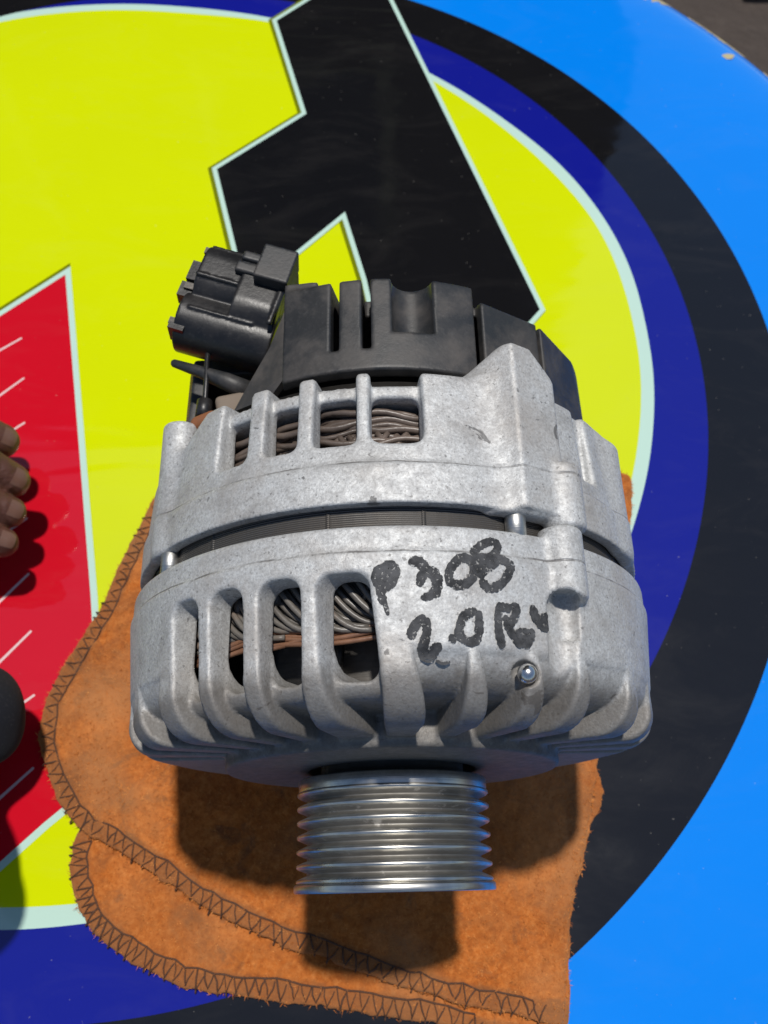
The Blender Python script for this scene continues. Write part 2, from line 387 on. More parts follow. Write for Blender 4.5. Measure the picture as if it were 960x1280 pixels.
_E = [(0,1),(2,3),(4,5),(6,7),(0,2),(1,3),(4,6),(5,7),(0,4),(1,5),(2,6),(3,7)]
def surface(f, lo, hi, h, newton=2):
    lo = np.array(lo, np.float32); hi = np.array(hi, np.float32)
    n = np.ceil((hi - lo) / h).astype(int) + 1
    ax = [lo[i] + h * np.arange(n[i], dtype=np.float32) for i in range(3)]
    D = np.empty(tuple(n), np.float32)
    st = max(1, int(600000 / (n[1] * n[2])))
    for i in range(0, n[0], st):
        X, Y, Z = np.meshgrid(ax[0][i:i + st], ax[1], ax[2], indexing='ij', sparse=False)
        D[i:i + st] = f(X, Y, Z)
    D[0] = D[-1] = 1; D[:, 0] = D[:, -1] = 1; D[:, :, 0] = D[:, :, -1] = 1
    I = D < 0
    s = [slice(0, -1), slice(1, None)]
    cnt = np.zeros(tuple(n - 1), np.int8)
    for a in (0, 1):
        for b in (0, 1):
            for c in (0, 1): cnt += I[s[a], s[b], s[c]]
    act = np.argwhere((cnt > 0) & (cnt < 8)); idx = np.full(tuple(n - 1), -1, np.int32); idx[tuple(act.T)] = np.arange(len(act))
    corner = np.array([(i & 1, (i >> 1) & 1, (i >> 2) & 1) for i in range(8)])
    vals = np.stack([D[tuple((act + c).T)] for c in corner], 1)
    acc = np.zeros((len(act), 3), np.float32); num = np.zeros(len(act), np.float32)
    for a, b in _E:
        va, vb = vals[:, a], vals[:, b]; m = (va < 0) != (vb < 0)
        t = np.where(m, va / np.where(m, va - vb, 1), 0)[:, None]
        p = corner[a] + t * (corner[b] - corner[a]); acc += np.where(m[:, None], p, 0); num += m
    V = lo + h * (act + acc / num[:, None])
    for _ in range(newton):
        x, y, z = V[:, 0].copy(), V[:, 1].copy(), V[:, 2].copy(); e = .12
        g = np.stack([f(x + e, y, z) - f(x - e, y, z), f(x, y + e, z) - f(x, y - e, z), f(x, y, z + e) - f(x, y, z - e)], 1) / (2 * e)
        d = f(x, y, z); st_ = d[:, None] * g / np.maximum((g ** 2).sum(1), .2)[:, None]
        V = V + np.clip(st_ * -.8, -.35 * h, .35 * h)
    Q = []
    for a in range(3):
        b, c = (a + 1) % 3, (a + 2) % 3
        sl0 = [slice(None)] * 3; sl1 = [slice(None)] * 3; sl0[a] = slice(0, -1); sl1[a] = slice(1, None)
        ch = I[tuple(sl0)] != I[tuple(sl1)]
        e = np.argwhere(ch); e = e[(e[:, b] > 0) & (e[:, c] > 0) & (e[:, b] < n[b] - 1) & (e[:, c] < n[c] - 1)]
        flip = I[tuple(e.T)]
        def at(db, dc):
            k = e.copy(); k[:, b] += db; k[:, c] += dc; return idx[tuple(k.T)]
        q = np.stack([at(-1, -1), at(0, -1), at(0, 0), at(-1, 0)], 1)
        q[~flip] = q[~flip][:, ::-1]; Q.append(q)
    return V, np.concatenate(Q)

# ------------------------------------------------------------------ setting: ground and table
def plane(name, size, z, m):
    me = from_np(name, [(-size, -size, z), (size, -size, z), (size, size, z), (-size, size, z)], [(0, 1, 2, 3)], False)
    o = link(name, me, m); o['kind'] = 'structure'; return o
plane('ground', 60, -.74, M['soil'])
TC = np.array([-112., 213.]); TR = 378.
table = empty('table', (TC[0] * MM, TC[1] * MM, -.74), 'round glossy bright blue table printed with black, blue and yellow rings', 'table')
def tloc(p, z): return ((p[0] - TC[0]) * MM, (p[1] - TC[1]) * MM, z * MM + .74)
prof = [(0, 0), (120, 0), (240, 0), (300, 0), (331, 0), (339, -.15), (347, -.6), (355, -1.3), (363, -2.3), (370, -3.6), (375, -5.2), (378, -7.5), (378.6, -10), (378, -30), (373, -31), (350, -31), (0, -31)]
V, F = lathe([(r * MM, z * MM + .74) for r, z in prof], 256, 'z')
link('tabletop', from_np('tabletop', V, F), M['blue'], table)
for k in range(4):
    a = R(45 + 90 * k)
    V, F = tube([(.25 * math.cos(a), .25 * math.sin(a), .712), (.31 * math.cos(a), .31 * math.sin(a), 0)], [.022, .016], 12)
    link('leg', from_np('table_leg', V, F), M['blue'], table)

def poly_sheet(name, pts, z, m, parent=table):
    bm = bmesh.new(); vs_ = [bm.verts.new(tloc(p, z)) for p in pts]
    es = [bm.edges.new((vs_[i], vs_[(i + 1) % len(vs_)])) for i in range(len(vs_))]
    bmesh.ops.triangle_fill(bm, use_beauty=True, edges=es, normal=(0, 0, 1))
    for f in bm.faces:
        if f.normal.z < 0: f.normal_flip()
    me = bpy.data.meshes.new(name); bm.to_mesh(me); bm.free()
    return link(name, me, m, parent)
def ring_sheet(name, inner, outer, z, m):
    n = len(outer); V = [tloc(p, z) for p in inner] + [tloc(p, z) for p in outer]
    F = [(i, n + i, n + (i + 1) % n, (i + 1) % n) for i in range(n)]
    return link(name, from_np(name, V, F, False), m, table)
AN = np.radians(np.arange(0, 360, 1.0))
def circle(c, r): return [(c[0] + r * math.cos(a), c[1] + r * math.sin(a)) for a in AN]
def blob(tab, c=(-119.6, 227.)):
    ang = np.array([t[0] for t in tab]); rr = np.array([t[1] for t in tab])
    a = np.concatenate([ang, [ang[0] + 360]]); r = np.concatenate([rr, [rr[0]]])
    d = np.degrees(AN); d = np.where(d < a[0], d + 360, d); d = np.where(d > a[-1], d - 360, d)
    q = np.interp(d, a, r)
    k = np.hanning(17); k /= k.sum(); q = np.convolve(np.concatenate([q[-8:], q, q[:8]]), k, 'valid')
    return [(c[0] + x * math.cos(t), c[1] + x * math.sin(t)) for x, t in zip(q, AN)]
cK, cB, cW, cY = circle((-110.2, 210.5), 284.1), circle((-114.0, 218.), 253.8), blob(WHITE_R), blob(YELLOW_R)
ring_sheet('black_ring', cB, cK, .06, M['black'])
ring_sheet('blue_ring', cW, cB, .06, M['navy'])
ring_sheet('white_ring', cY, cW, .06, M['white'])
poly_sheet('yellow_disc', cY, .06, M['yellow'])
def offset(poly, d):
    P = np.array(poly); n = len(P); out = []
    area = sum(P[i][0] * P[(i + 1) % n][1] - P[(i + 1) % n][0] * P[i][1] for i in range(n)); sg = 1 if area > 0 else -1
    for i in range(n):
        a, b, c = P[i - 1], P[i], P[(i + 1) % n]
        e1 = (b - a) / np.linalg.norm(b - a); e2 = (c - b) / np.linalg.norm(c - b)
        n1 = np.array([e1[1], -e1[0]]) * sg; n2 = np.array([e2[1], -e2[0]]) * sg
        m_ = n1 + n2; m_ /= np.linalg.norm(m_); out.append(b + m_ * d / max(.35, m_ @ n1))
    return [tuple(p) for p in out]
num_out = [tuple(p) for p in NUMERAL]
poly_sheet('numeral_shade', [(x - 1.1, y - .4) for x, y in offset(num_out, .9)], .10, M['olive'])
poly_sheet('numeral_border', num_out, .14, M['white'])
poly_sheet('black_numeral', offset(num_out, -2.3), .18, M['black'])
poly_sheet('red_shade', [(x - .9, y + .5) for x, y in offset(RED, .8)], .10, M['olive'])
poly_sheet('red_border', RED, .14, M['white'])
poly_sheet('red_panel', offset(RED, -2.6), .18, M['red'])
for (x0, y0), (x1, y1) in TICKS:
    d = np.array([x1 - x0, y1 - y0]); d /= np.linalg.norm(d); q = np.array([-d[1], d[0]])
    a = np.array([x0, y0]); b = np.array([x1, y1])
    poly_sheet('white_stripe', [a - q * .6, b - q * .45, b + d * .3, b + q * .45, a + q * .6], .22, M['pink'])
# chipped paint along the rim
def rim_z(p):
    r = math.hypot(p[0] - TC[0], p[1] - TC[1]); return float(np.interp(r, [q[0] for q in prof[:12]], [q[1] for q in prof[:12]]))
def rim_chip(a0, a1, r0, r1, seed, m):
    rg = random.Random(seed); n = 26; V = []; F = []
    for i in range(n):
        t = i / (n - 1); a = R(a0 + (a1 - a0) * t); wob = math.sin(math.pi * t) ** .6
        lo = r1 - (r1 - r0) * wob * rg.uniform(.55, 1.0)
        for k in range(7):
            r = lo + (r1 - lo) * k / 6; p = (TC[0] + r * math.cos(a), TC[1] + r * math.sin(a)); V.append(tloc(p, rim_z(p) + .12))
    for i in range(n - 1):
        for k in range(6): F.append((i * 7 + k, i * 7 + k + 1, i * 7 + k + 8, i * 7 + k + 7))
    link('paint_chip', from_np('paint_chip', V, F), m, table)
rim_chip(42.6, 47.8, 364.5, 378.4, 3, M['primer'])
rim_chip(34.5, 41.2, 373.2, 378.5, 5, M['primer'])
rim_chip(30.2, 32.4, 375.2, 378.5, 8, M['primer'])
rim_chip(49.5, 51.2, 374.5, 378.5, 9, M['primer'])
cp = (187.5, 421.5)
poly_sheet('paint_chip', [(cp[0] + 3.2 * math.cos(a) * (1 + .2 * math.sin(3 * a)), cp[1] + 2.3 * math.sin(a)) for a in np.linspace(0, 2 * math.pi, 14, endpoint=False)], rim_z(cp) + .5, M['primer'])

# yellow scrap on the ground beyond the table
V = []; F = []
for i in range(7):
    for j in range(5):
        V.append(((i - 3) * .022, (j - 2) * .02, .012 + .014 * math.sin(i * 1.1) * math.cos(j * .9)))
for i in range(6):
    for j in range(4): F.append((i * 5 + j, (i + 1) * 5 + j, (i + 1) * 5 + j + 1, i * 5 + j + 1))
me = from_np('litter', V, F); sc_ = link('litter', me, plastic('orange_yellow_paper', (.75, .33, .01), .6, .1))
sc_.location = (.735, 1.60, -.74)
md = sc_.modifiers.new('thickness', 'SOLIDIFY'); md.thickness = .001
tag(sc_, 'small orange-yellow scrap on the brown ground past the table edge', 'litter')

# ------------------------------------------------------------------ cloth
def poly_dist(P, X, Y):
    """signed 2D distance to polygon (negative inside)"""
    d = np.full(X.shape, 1e9, np.float32); ins = np.zeros(X.shape, bool); n = len(P)
    for i in range(n):
        ax_, ay = P[i]; bx, by = P[(i + 1) % n]; ex, ey = bx - ax_, by - ay; L = ex * ex + ey * ey + 1e-9
        t = np.clip(((X - ax_) * ex + (Y - ay) * ey) / L, 0, 1)
        d = np.minimum(d, (X - ax_ - t * ex) ** 2 + (Y - ay - t * ey) ** 2)
        if abs(by - ay) > 1e-9:
            c = ((ay > Y) != (by > Y)) & (X < (bx - ax_) * (Y - ay) / (by - ay) + ax_); ins ^= c
    return np.where(ins, -1, 1) * np.sqrt(d)
def vnoise(X, Y, s, seed):
    rg = np.random.default_rng(seed); G = rg.random((64, 64)).astype(np.float32)
    x = X / s + 1000; y = Y / s + 1000; xi = np.floor(x).astype(int); yi = np.floor(y).astype(int); fx = x - xi; fy = y - yi
    fx = fx * fx * (3 - 2 * fx); fy = fy * fy * (3 - 2 * fy)
    g = lambda a, b: G[(xi + a) % 64, (yi + b) % 64]
    return (g(0, 0) * (1 - fx) + g(1, 0) * fx) * (1 - fy) + (g(0, 1) * (1 - fx) + g(1, 1) * fx) * fy - .5
UPP = [tuple(p) for p in smooth_line(CLOTH_UP + [CLOTH_UP[0]], 4)[:-1]]
LOP = [tuple(p) for p in smooth_line(CLOTH_LO + [CLOTH_LO[0]], 4)[:-1]]
hc = .75; gx = np.arange(-132, 112, hc, dtype=np.float32); gy = np.arange(-44, 176, hc, dtype=np.float32)
GX, GY = np.meshgrid(gx, gy, indexing='ij')
wx = GX + 1.1 * vnoise(GX, GY, 5, 1) + .9 * vnoise(GX, GY, 2.2, 2); wy = GY + 1.1 * vnoise(GX, GY, 5, 3) + .9 * vnoise(GX, GY, 2.2, 4)
DU = poly_dist(UPP, wx, wy); DL = poly_dist(LOP, wx, wy)
sm = lambda a, b, v: (lambda t: t * t * (3 - 2 * t))(np.clip((v - a) / (b - a), 0, 1))
def fold(pts, wd, amp):
    d = np.full(GX.shape, 1e9, np.float32); pts = smooth_line(pts, 8)
    for p in pts: d = np.minimum(d, (wx - p[0]) ** 2 + (wy - p[1]) ** 2)
    return amp * np.exp(-d / (wd * wd))
rel = 1.0 * vnoise(GX, GY, 26, 5) + .8 * vnoise(GX, GY, 9, 6) + (.9 + 1.2 * np.clip(vnoise(GX, GY, 30, 11) * 2, 0, 1)) * vnoise(GX, GY, 4.2, 7) + .7 * vnoise(GX, GY, 2.1, 8)
folds = fold([(24, -24), (40, -16), (50, -10), (64, -8)], 2.2, -1.0) + fold([(26, -27), (44, -20), (62, -14)], 3.5, .9) + fold([(30, 14), (33, -2), (35, -15)], 3.2, .9) \
    + fold([(-112, 60), (-96, 52), (-78, 50)], 4.0, .8) + fold([(-100, 40), (-84, 33), (-66, 34), (-56, 28)], 3.5, 1.0) + fold([(-108, 88), (-94, 84), (-80, 90)], 3.5, .8)
lift = 1.0 * sm(0, 40, -DU) * (1 + vnoise(GX, GY, 40, 9))
ZL = 1.35 + .5 * rel * sm(-.5, 6, -DL)
ZU = 1.45 + 2.2 * sm(-1, 4, -DL) + .8 * rel * sm(-1, 5, -DU) + lift * .6 + folds * sm(2, 9, -DU)
def bil(G, X, Y):
    x = np.clip((X - gx[0]) / hc, 0, len(gx) - 1.01); y = np.clip((Y - gy[0]) / hc, 0, len(gy) - 1.01)
    xi = x.astype(int); yi = y.astype(int); fx = x - xi; fy = y - yi
    return G[xi, yi] * (1 - fx) * (1 - fy) + G[xi + 1, yi] * fx * (1 - fy) + G[xi, yi + 1] * (1 - fx) * fy + G[xi + 1, yi + 1] * fx * fy
def layer(DD, ZZ, th):
    def f(X, Y, Z): return box2(bil(DD, X, Y), np.abs(Z - bil(ZZ, X, Y)) - th, .75)
    return f
fU = layer(DU, ZU, 1.05); fL = layer(DL, ZL, 1.0)
towel = empty('cloth', (0, .06, 0), 'folded orange fleece cloth with brown stitched edges under the alternator', 'cloth')
def bake_cloth(name, f, DD, lo, hi):
    V, Q = surface(f, lo, hi, .75, 1)
    V[:, 2] = np.maximum(V[:, 2], .3)
    Vn = V * MM - np.array([0, .06, 0], np.float32)
    me = from_np(name, Vn, Q)
    a = me.attributes.new('edge', 'FLOAT', 'POINT'); d = bil(DD, V[:, 0], V[:, 1])
    a.data.foreach_set('value', np.clip((d + 7.0) / 1.6, 0, 1).astype(np.float32) * SEAMMASK(V).astype(np.float32))
    return link(name, me, M['cloth'], towel)
SU = smooth_line(SEAM_UP, 8); SL = smooth_line(SEAM_LO, 8)
def SEAMMASK(V):
    out = np.zeros(len(V), np.float32)
    for S_ in (SU, SL):
        for p in S_[::3]: out = np.maximum(out, (np.hypot(V[:, 0] - p[0], V[:, 1] - p[1]) < 7.5))
    return out
bake_cloth('upper_layer', fU, DU, (-131, -42, -.6), (110, 174, 9.6))
bake_cloth('lower_layer', fL, DL, (-114, -43, -.6), (84, 66, 4.2))
def stitches(line, ZZ, th, pitch, width, seed):
    rg = random.Random(seed); L = np.vstack([line]); seg = np.hypot(*np.diff(L, axis=0).T); cum = np.concatenate([[0], np.cumsum(seg)])
    def at(s):
        i = min(max(np.searchsorted(cum, s) - 1, 0), len(seg) - 1); t = (s - cum[i]) / seg[i]
        p = L[i] * (1 - t) + L[i + 1] * t; d = (L[i + 1] - L[i]) / seg[i]; return p, d
    parts = []; inner = []
    def z(p, e=.12): return float(bil(ZZ, np.array([p[0]]), np.array([p[1]]))[0]) + th + e
    s = 1.0
    while s < cum[-1] - pitch:
        p, d = at(s); nrm = np.array([-d[1], d[0]])          # inward = left of travel for these lines
        p2, d2 = at(s + pitch * rg.uniform(.32, .7)); n2 = np.array([-d2[1], d2[0]])
        a = p + nrm * (width + rg.uniform(-.7, .6)); b = p2 + n2 * rg.uniform(-.3, .9)
        p3, d3 = at(min(s + pitch, cum[-1] - .01)); n3 = np.array([-d3[1], d3[0]]); c = p3 + n3 * (width + rg.uniform(-.4, .4))
        for u, v in ((a, b), (b, c)):
            m_ = (u * .5 + v * .5) + np.array([rg.uniform(-.55, .55), rg.uniform(-.55, .55)])
            parts.append(tube([(*(u * MM), z(u) * MM), (*(m_ * MM), (z(m_, .4)) * MM), (*(v * MM), (z(v) - .5) * MM)], rg.uniform(.17, .32) * MM, 6))
        # wrap over the edge
        o_ = b - n2 * .9; parts.append(tube([(*(b * MM), (z(b) - .4) * MM), (*(o_ * MM), (z(b) - 1.2) * MM), (*(o_ * MM), (z(b) - 2.2) * MM)], .28 * MM, 6))
        inner.append((*(a * MM), z(a, .15) * MM)); s += pitch * rg.uniform(.72, 1.28)
    parts.append(tube(inner, .30 * MM, 6))
    V, F = join(parts); V = [(v[0], v[1] - .06, v[2]) for v in V]
    o = link('overlock_stitching', from_np('overlock_stitching', V, F), M['thread'], towel); return o
stitches(SU, ZU, 1.05, 4.3, 5.2, 1); stitches(SL, ZL, 1.0, 3.5, 5.8, 2)
# fleece nap: loose fibres standing off the cloth
def nap(name, DD, ZZ, th, n, seed):
    rg = np.random.default_rng(seed); x = rg.uniform(-131, 108, n * 3); y = rg.uniform(-42, 172, n * 3)
    d = bil(DD, x, y); k = (d < .4); x, y = x[k][:n], y[k][:n]; d = d[k][:n]
    z = bil(ZZ, x, y) + th - .25 - np.maximum(d + .6, 0)
    a = rg.uniform(0, 2 * np.pi, len(x)); ln = rg.uniform(.6, 2.1, len(x)); el = rg.uniform(.05, .9, len(x)); wd = rg.uniform(.07, .17, len(x))
    dx, dy, dz = np.cos(a) * np.cos(el) * ln, np.sin(a) * np.cos(el) * ln, np.sin(el) * ln
    px, py = -np.sin(a) * wd, np.cos(a) * wd
    B = np.stack([x, y, z], 1); T = np.stack([dx, dy, dz], 1); Pp = np.stack([px, py, 0 * px], 1)
    V = np.concatenate([B - Pp, B + Pp, B + T]) * MM; V[:, 1] -= .06; m_ = len(x); i = np.arange(m_)
    o = link(name, from_np(name, V, np.stack([i, i + m_, i + 2 * m_], 1)), M['fibre'], towel); o['kind'] = 'stuff'
nap('nap_fibres', DU, ZU, 1.05, 60000, 3)
nap('nap_fibres', np.maximum(DL, -DU), ZL, 1.0, 14000, 4)

# ------------------------------------------------------------------ alternator
AT, YW = R(2.5), R(-1.2)
S = Vector((math.sin(YW) * math.cos(AT), math.cos(YW) * math.cos(AT), math.sin(AT)))
E1 = S.cross(Vector((0, 0, 1))).normalized(); E2 = E1.cross(S)
ORG = Vector((0, 60., -74.))                       # empty's place in alternator space
alt = empty('alternator', (0, 0, 0), 'used cast aluminium car alternator with grooved pulley and black plastic rear cover', 'alternator')
P0 = Vector((2.8, 0, 76.))
base_w = P0 + E1 * ORG.x + S * ORG.y + E2 * ORG.z
alt.matrix_world = Matrix.Translation(base_w * MM) @ Matrix((E1, S, E2)).transposed().to_4x4()
def loc(V): return (np.asarray([tuple(v) for v in V], np.float32).reshape(-1, 3) - np.array(ORG, np.float32)) * MM
def part(name, VF, m, parent=alt, smooth=True):
    V, F = VF; return link(name, from_np(name, loc(V), F, smooth), m, parent)
def pol(th, r, s): a = R(th); return (r * math.sin(a), s, r * math.cos(a))

DE_SLOTS = [(-45.5, -38.2), (-34.9, -27.6), (-24.0, -16.2), (-13.1, -3.9)]
DE_PITS = [(-92, -82), (-77, -66), (-61, -51), (3.6, 12.8), (15.4, 24.4), (27, 35.6), (38.6, 52), (56, 66), (70.5, 80), (85, 94)]
def rr2(r, s, r1, s0, rd):            # revolved body with a rounded front corner, open rear
    return box2(r - r1, s0 - s, rd)
def de_radius(s):
    return 69.2 + 2.0 * np.clip((s - 44) / 22, 0, 1) - .6 / (1 + np.exp(-(s - 66.4) / .22))
def front_bracket(X, Y, Z):
    r = np.sqrt(X * X + Z * Z); th = np.degrees(np.arctan2(X, Z)); s = Y
    Rr = de_radius(s)
    rdv = 12.0 - 5.0 * np.clip((np.abs(th) - 42) / 22, 0, 1)
    d = smax(box2(r - Rr, 31.8 - s + .045 * np.clip(np.abs(th) - 45, 0, 60), rdv), s - 72.6, 1.4)
    skin_d = d
    lx, _, lz = pol(34.0, 69.4, 0)
    d = smin(d, cyl_s(X, Y, Z, lx, lz, 5.2, 58.2, 75.2, 1.2), 1.6)
    d = smin(d, cyl_s(X, Y, Z, 0, -66, 7.5, 46, 72, 1.2), 2.2)
    cav = box2(r - 63.6, 43.0 - s, 6.0); cav = np.minimum(cav, np.maximum(r - 66.6, 63.5 - s))
    core = rr2(r, s, 64.6, 37.0, 4.0)
    cx_, _, cz_ = pol(32.3, 70.9, 0)
    chan = capsule(X, Y, Z, (cx_, 41.2, cz_), (cx_, 56.0, cz_), 4.5)
    for k, (a, b) in enumerate(DE_SLOTS):
        left = R(a) + np.maximum(70.5 - r, 0) * (.0055 if k == 3 else .0010)
        dw = np.maximum(left - np.radians(th), np.radians(th) - R(b) - (R(.09) * np.clip(58 - s, 0, 20) if k == 3 else 0)) * r
        p = box2(dw, np.abs(s - 42) - 19.6, 3.6)
        d = smax(d, -np.maximum(p, -core), .9)
        d = smax(d, -np.maximum(box2(dw, np.abs(s - 51) - 10.8, 3.2), np.abs(r - 62) - 20), .8)
    core2 = box2(r - Rr + .35, 37.9 - s + .045 * np.clip(np.abs(th) - 45, 0, 60), np.maximum(rdv - .6, 1))
    for a, b in DE_PITS:
        wc = R(a) + (44 - s) * .004; dw = np.maximum(wc - np.radians(th), np.radians(th) - R(b)) * r
        d = smax(d, -np.maximum(np.maximum(dw, -core2), -skin_d - 1.0 * (46.0 - s)), 1.0)
    d = smax(d, -chan, .35)
    d = smin(d, box2(r - 44.3, np.abs(s - 40) - 10.3, 1.0), 1.2)
    d = smax(d, -cyl_s(X, Y, Z, lx, lz, 3.1, 50, 61, .3), .4)
    bx, by, bz = pol(24.3, 67.0, 41.8); ex, ey, ez = pol(24.3, 73.0, 40.0)
    d = smax(d, -capsule(X, Y, Z, (bx, by, bz), (ex, ey, ez), 2.7), .4)
    d = smax(d, -cav, 1.0)
    d = smax(d, -(np.maximum(r - 22, s - 60)), .5)
    return d
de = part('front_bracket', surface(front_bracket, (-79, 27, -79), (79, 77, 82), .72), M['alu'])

RE_SLOTS = [(-37, -29.4), (-25.2, -18.2), (-14.6, -6.2), (-3.3, 6.9)]
def rear_bracket(X, Y, Z):
    r = np.sqrt(X * X + Z * Z); th = np.degrees(np.arctan2(X, Z)); s = Y
    Rr = 68.8 + .9 / (1 + np.exp(-(88.3 - s) / .25)) - np.clip((s - 90) / 24, 0, 1) * 1.6
    top = 113.2 - 8.5 * np.clip((-42.5 - th) / 10, 0, 1) * (th > -120)
    d = smax(np.maximum(r - Rr, -(s - 78.2)), s - top, 1.6)
    lx, _, lz = pol(-56.0, 65.8, 0)
    d = smin(d, cyl_s(X, Y, Z, lx, lz, 4.9, 78.4, 115.5, 1.0), 3.0)
    # tall screw tower: sharp ridge, flat right flank, concave left flank
    px, _, pz = pol(24.6, 73.0, 0); dot = lambda a: (X - px) * math.sin(R(a)) + (Z - pz) * math.cos(R(a))
    qx, _, qz = pol(27.0, 68, 0); tq = (X - qx) * math.cos(R(27)) - (Z - qz) * math.sin(R(27))
    ql, _, qk = pol(35.0, 68, 0); te = (X - ql) * math.cos(R(35)) - (Z - qk) * math.sin(R(35))
    tw = smax(dot(33), dot(-26), .5)
    tw = smax(tw, te, 1.5); tw = np.maximum(tw, 55 - r); tw = np.maximum(tw, 78.2 - s)
    tw = smax(tw, (s - 122.0 + 1.05 * np.maximum(np.abs(tq + .8) - 3.2, 0)) * .69, 1.0); tw = smax(tw, s - 121.6, .8)
    d = smin(d, tw, 4.0)
    lx2, _, lz2 = pol(35.6, 70.0, 0)
    d = smin(d, cyl_s(X, Y, Z, lx2, lz2, 4.8, 75.2, 91.5, 1.2), 1.6)
    lx3, _, lz3 = pol(63, 61.5, 0)
    d = smin(d, cyl_s(X, Y, Z, lx3, lz3, 9.0, 78.2, 111, 2.0), 3.0)
    # rear part of the right flank steps in
    d = smin(d, cyl_s(X, Y, Z, pol(182, 68, 0)[0], pol(182, 68, 0)[2], 7.5, 80, 104, 1.5), 3)
    dw = np.maximum(R(45.5) - np.radians(th), np.radians(th) - R(49.5)) * r
    d = smax(d, -np.maximum(np.maximum(dw, 93 - s), 65.6 - r), 1.4)
    cav = box2(r - 62.2, s - 107.6, 2); cav = np.minimum(cav, np.maximum(r - 66.4, s - 86))
    core = np.maximum(r - 65.0, s - 110.4)
    for a, b in RE_SLOTS:
        dw = np.maximum(R(a) - np.radians(th), np.radians(th) - R(b)) * r
        p = box2(dw, 93.6 - s, 2.4 if b < 0 else 4.2)
        d = smax(d, -np.maximum(p, -core), 1.1)
        d = smax(d, -np.maximum(box2(dw, np.abs(s - 100.4) - 6.8, 1.4 if b < 0 else 2.4), np.abs(r - 64) - 20), .7)
    d = smax(d, -cav, .9)
    return d
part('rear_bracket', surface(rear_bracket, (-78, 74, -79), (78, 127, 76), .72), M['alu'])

# stator stack with weld seams
prof = [(60, 70), (66.2, 70), (66.2, 84), (60, 84)]
V, F = lathe(prof, 160, closed=True)
st = part('stator', (V, F), M['stator'], smooth=False)
for a in (-66, -39, -12, 6.5, 33, 60):
    part('weld_seam', tube([pol(a, 65.7, 70.2), pol(a, 65.7, 83.8)], .8, 6), M['stator'], st)
# rotor drum inside, dark
V, F = lathe([(0, 40), (46, 40), (47, 44), (47, 62), (51, 63), (51, 92), (47, 93), (47, 104), (0, 104)], 96)
rot = part('rotor', (V, F), M['dark_iron'])
parts = []
for k in range(14):
    a = k * 360 / 14
    parts.append(([pol(a, 30, 44), pol(a + 10, 51, 44), pol(a + 12, 51, 58), pol(a + 2, 30, 58), pol(a + 3, 30, 44), pol(a + 12.5, 51, 44), pol(a + 14.5, 51, 58), pol(a + 5, 30, 58)],
                  [(0, 1, 2, 3), (7, 6, 5, 4), (1, 5, 6, 2), (0, 4, 5, 1), (3, 2, 6, 7)]))
part('fan_blade', join(parts), M['dark_iron'], rot)
# windings
parts = []; rg = random.Random(5)
for k in range(26):
    r0 = 56.8 + (k % 4) * 1.15; s0 = 96.0 + (k // 4) * 1.5 + (k % 4) * .5; ph = rg.uniform(0, 6)
    pts = [pol(a, r0 + .9 * math.sin(a * .09 + ph), s0 + 1.1 * math.sin(a * .13 + ph * 1.7) + .4 * math.sin(a * .5 + ph)) for a in np.arange(-70, 72, 2.0)]
    parts.append(tube(pts, rg.uniform(.6, .95), 7))
for k in range(60):
    a0 = -66 + k * 2.2; r0 = rg.uniform(59.6, 60.4); dr = rg.choice((-1, 1))
    parts.append(tube([pol(a0 + dr * t * 9, r0 - .5 * t, 86 + 17 * t - 2.5 * t * t) for t in np.linspace(0, 1, 8)], .75, 6))
part('rear_winding', join(parts), M['wire_brown'])
parts = []; low = []
for k in range(48):
    a0 = -88 + k * 3.4; grp = (k * 7919) % 5 * .5
    for j in range(4):
        jit = rg.uniform(-.35, .35); top = 52.2 + j * 1.15 + grp * .8 + rg.uniform(-.35, .35); tw_ = 15.5 + rg.uniform(-1.2, 1.2); r0 = 61.9 - 1.25 * j + rg.uniform(-.25, .2)
        pts = [pol(a0 + tw_ * t + j * .55 + jit, r0 + .7 * math.sin(2.6 * t + grp) - 1.3 * t, 68 - (68 - top) * math.sin(min(1, t * 1.15) * math.pi / 2)) for t in np.linspace(0, 1, 13)]
        parts.append(tube(pts, rg.uniform(.66, .8), 7))
    if k % 3 == 1: parts.append(tube([pol(a0 + 8, 60.5, 66), pol(a0 + 8.8, 61.2, 61), pol(a0 + 7.4 + rg.uniform(-1, 1), 60.8, 58.2)], [1.5, 1.25, .4], 7))
part('front_winding', join(parts), M['wire_grey'])
for k in range(8):
    ph = rg.uniform(0, 6); sag = rg.uniform(.5, 1.1)
    low.append(tube([pol(a, 60.2 - .5 * (k % 3) + .5 * math.sin(a * .11 + ph), 50.4 + k * .42 + sag * math.sin(a * .19 + ph)) for a in np.arange(-76, 76, 2.0)], .62, 7))
part('copper_winding', join(low), M['wire_copper'])
# through bolts
for a, r_ in ((24.6, 68.0), (-53.2, 67.4)):
    part('through_bolt', tube([pol(a, r_, 70.5), pol(a, r_, 82)], 2.4, 20), M['bolt'])
bl = pol(24.3, 68.2, 41.5)
V = []; F = []
bm = bmesh.new(); bmesh.ops.create_uvsphere(bm, u_segments=20, v_segments=12, radius=2.15)
V = [(v.co.x + bl[0], v.co.y + bl[1], v.co.z + bl[2]) for v in bm.verts]; bm.verts.index_update(); F = [tuple(v.index for v in f.verts) for f in bm.faces]; bm.free()
part('ball_plug', (V, F), M['ball'])

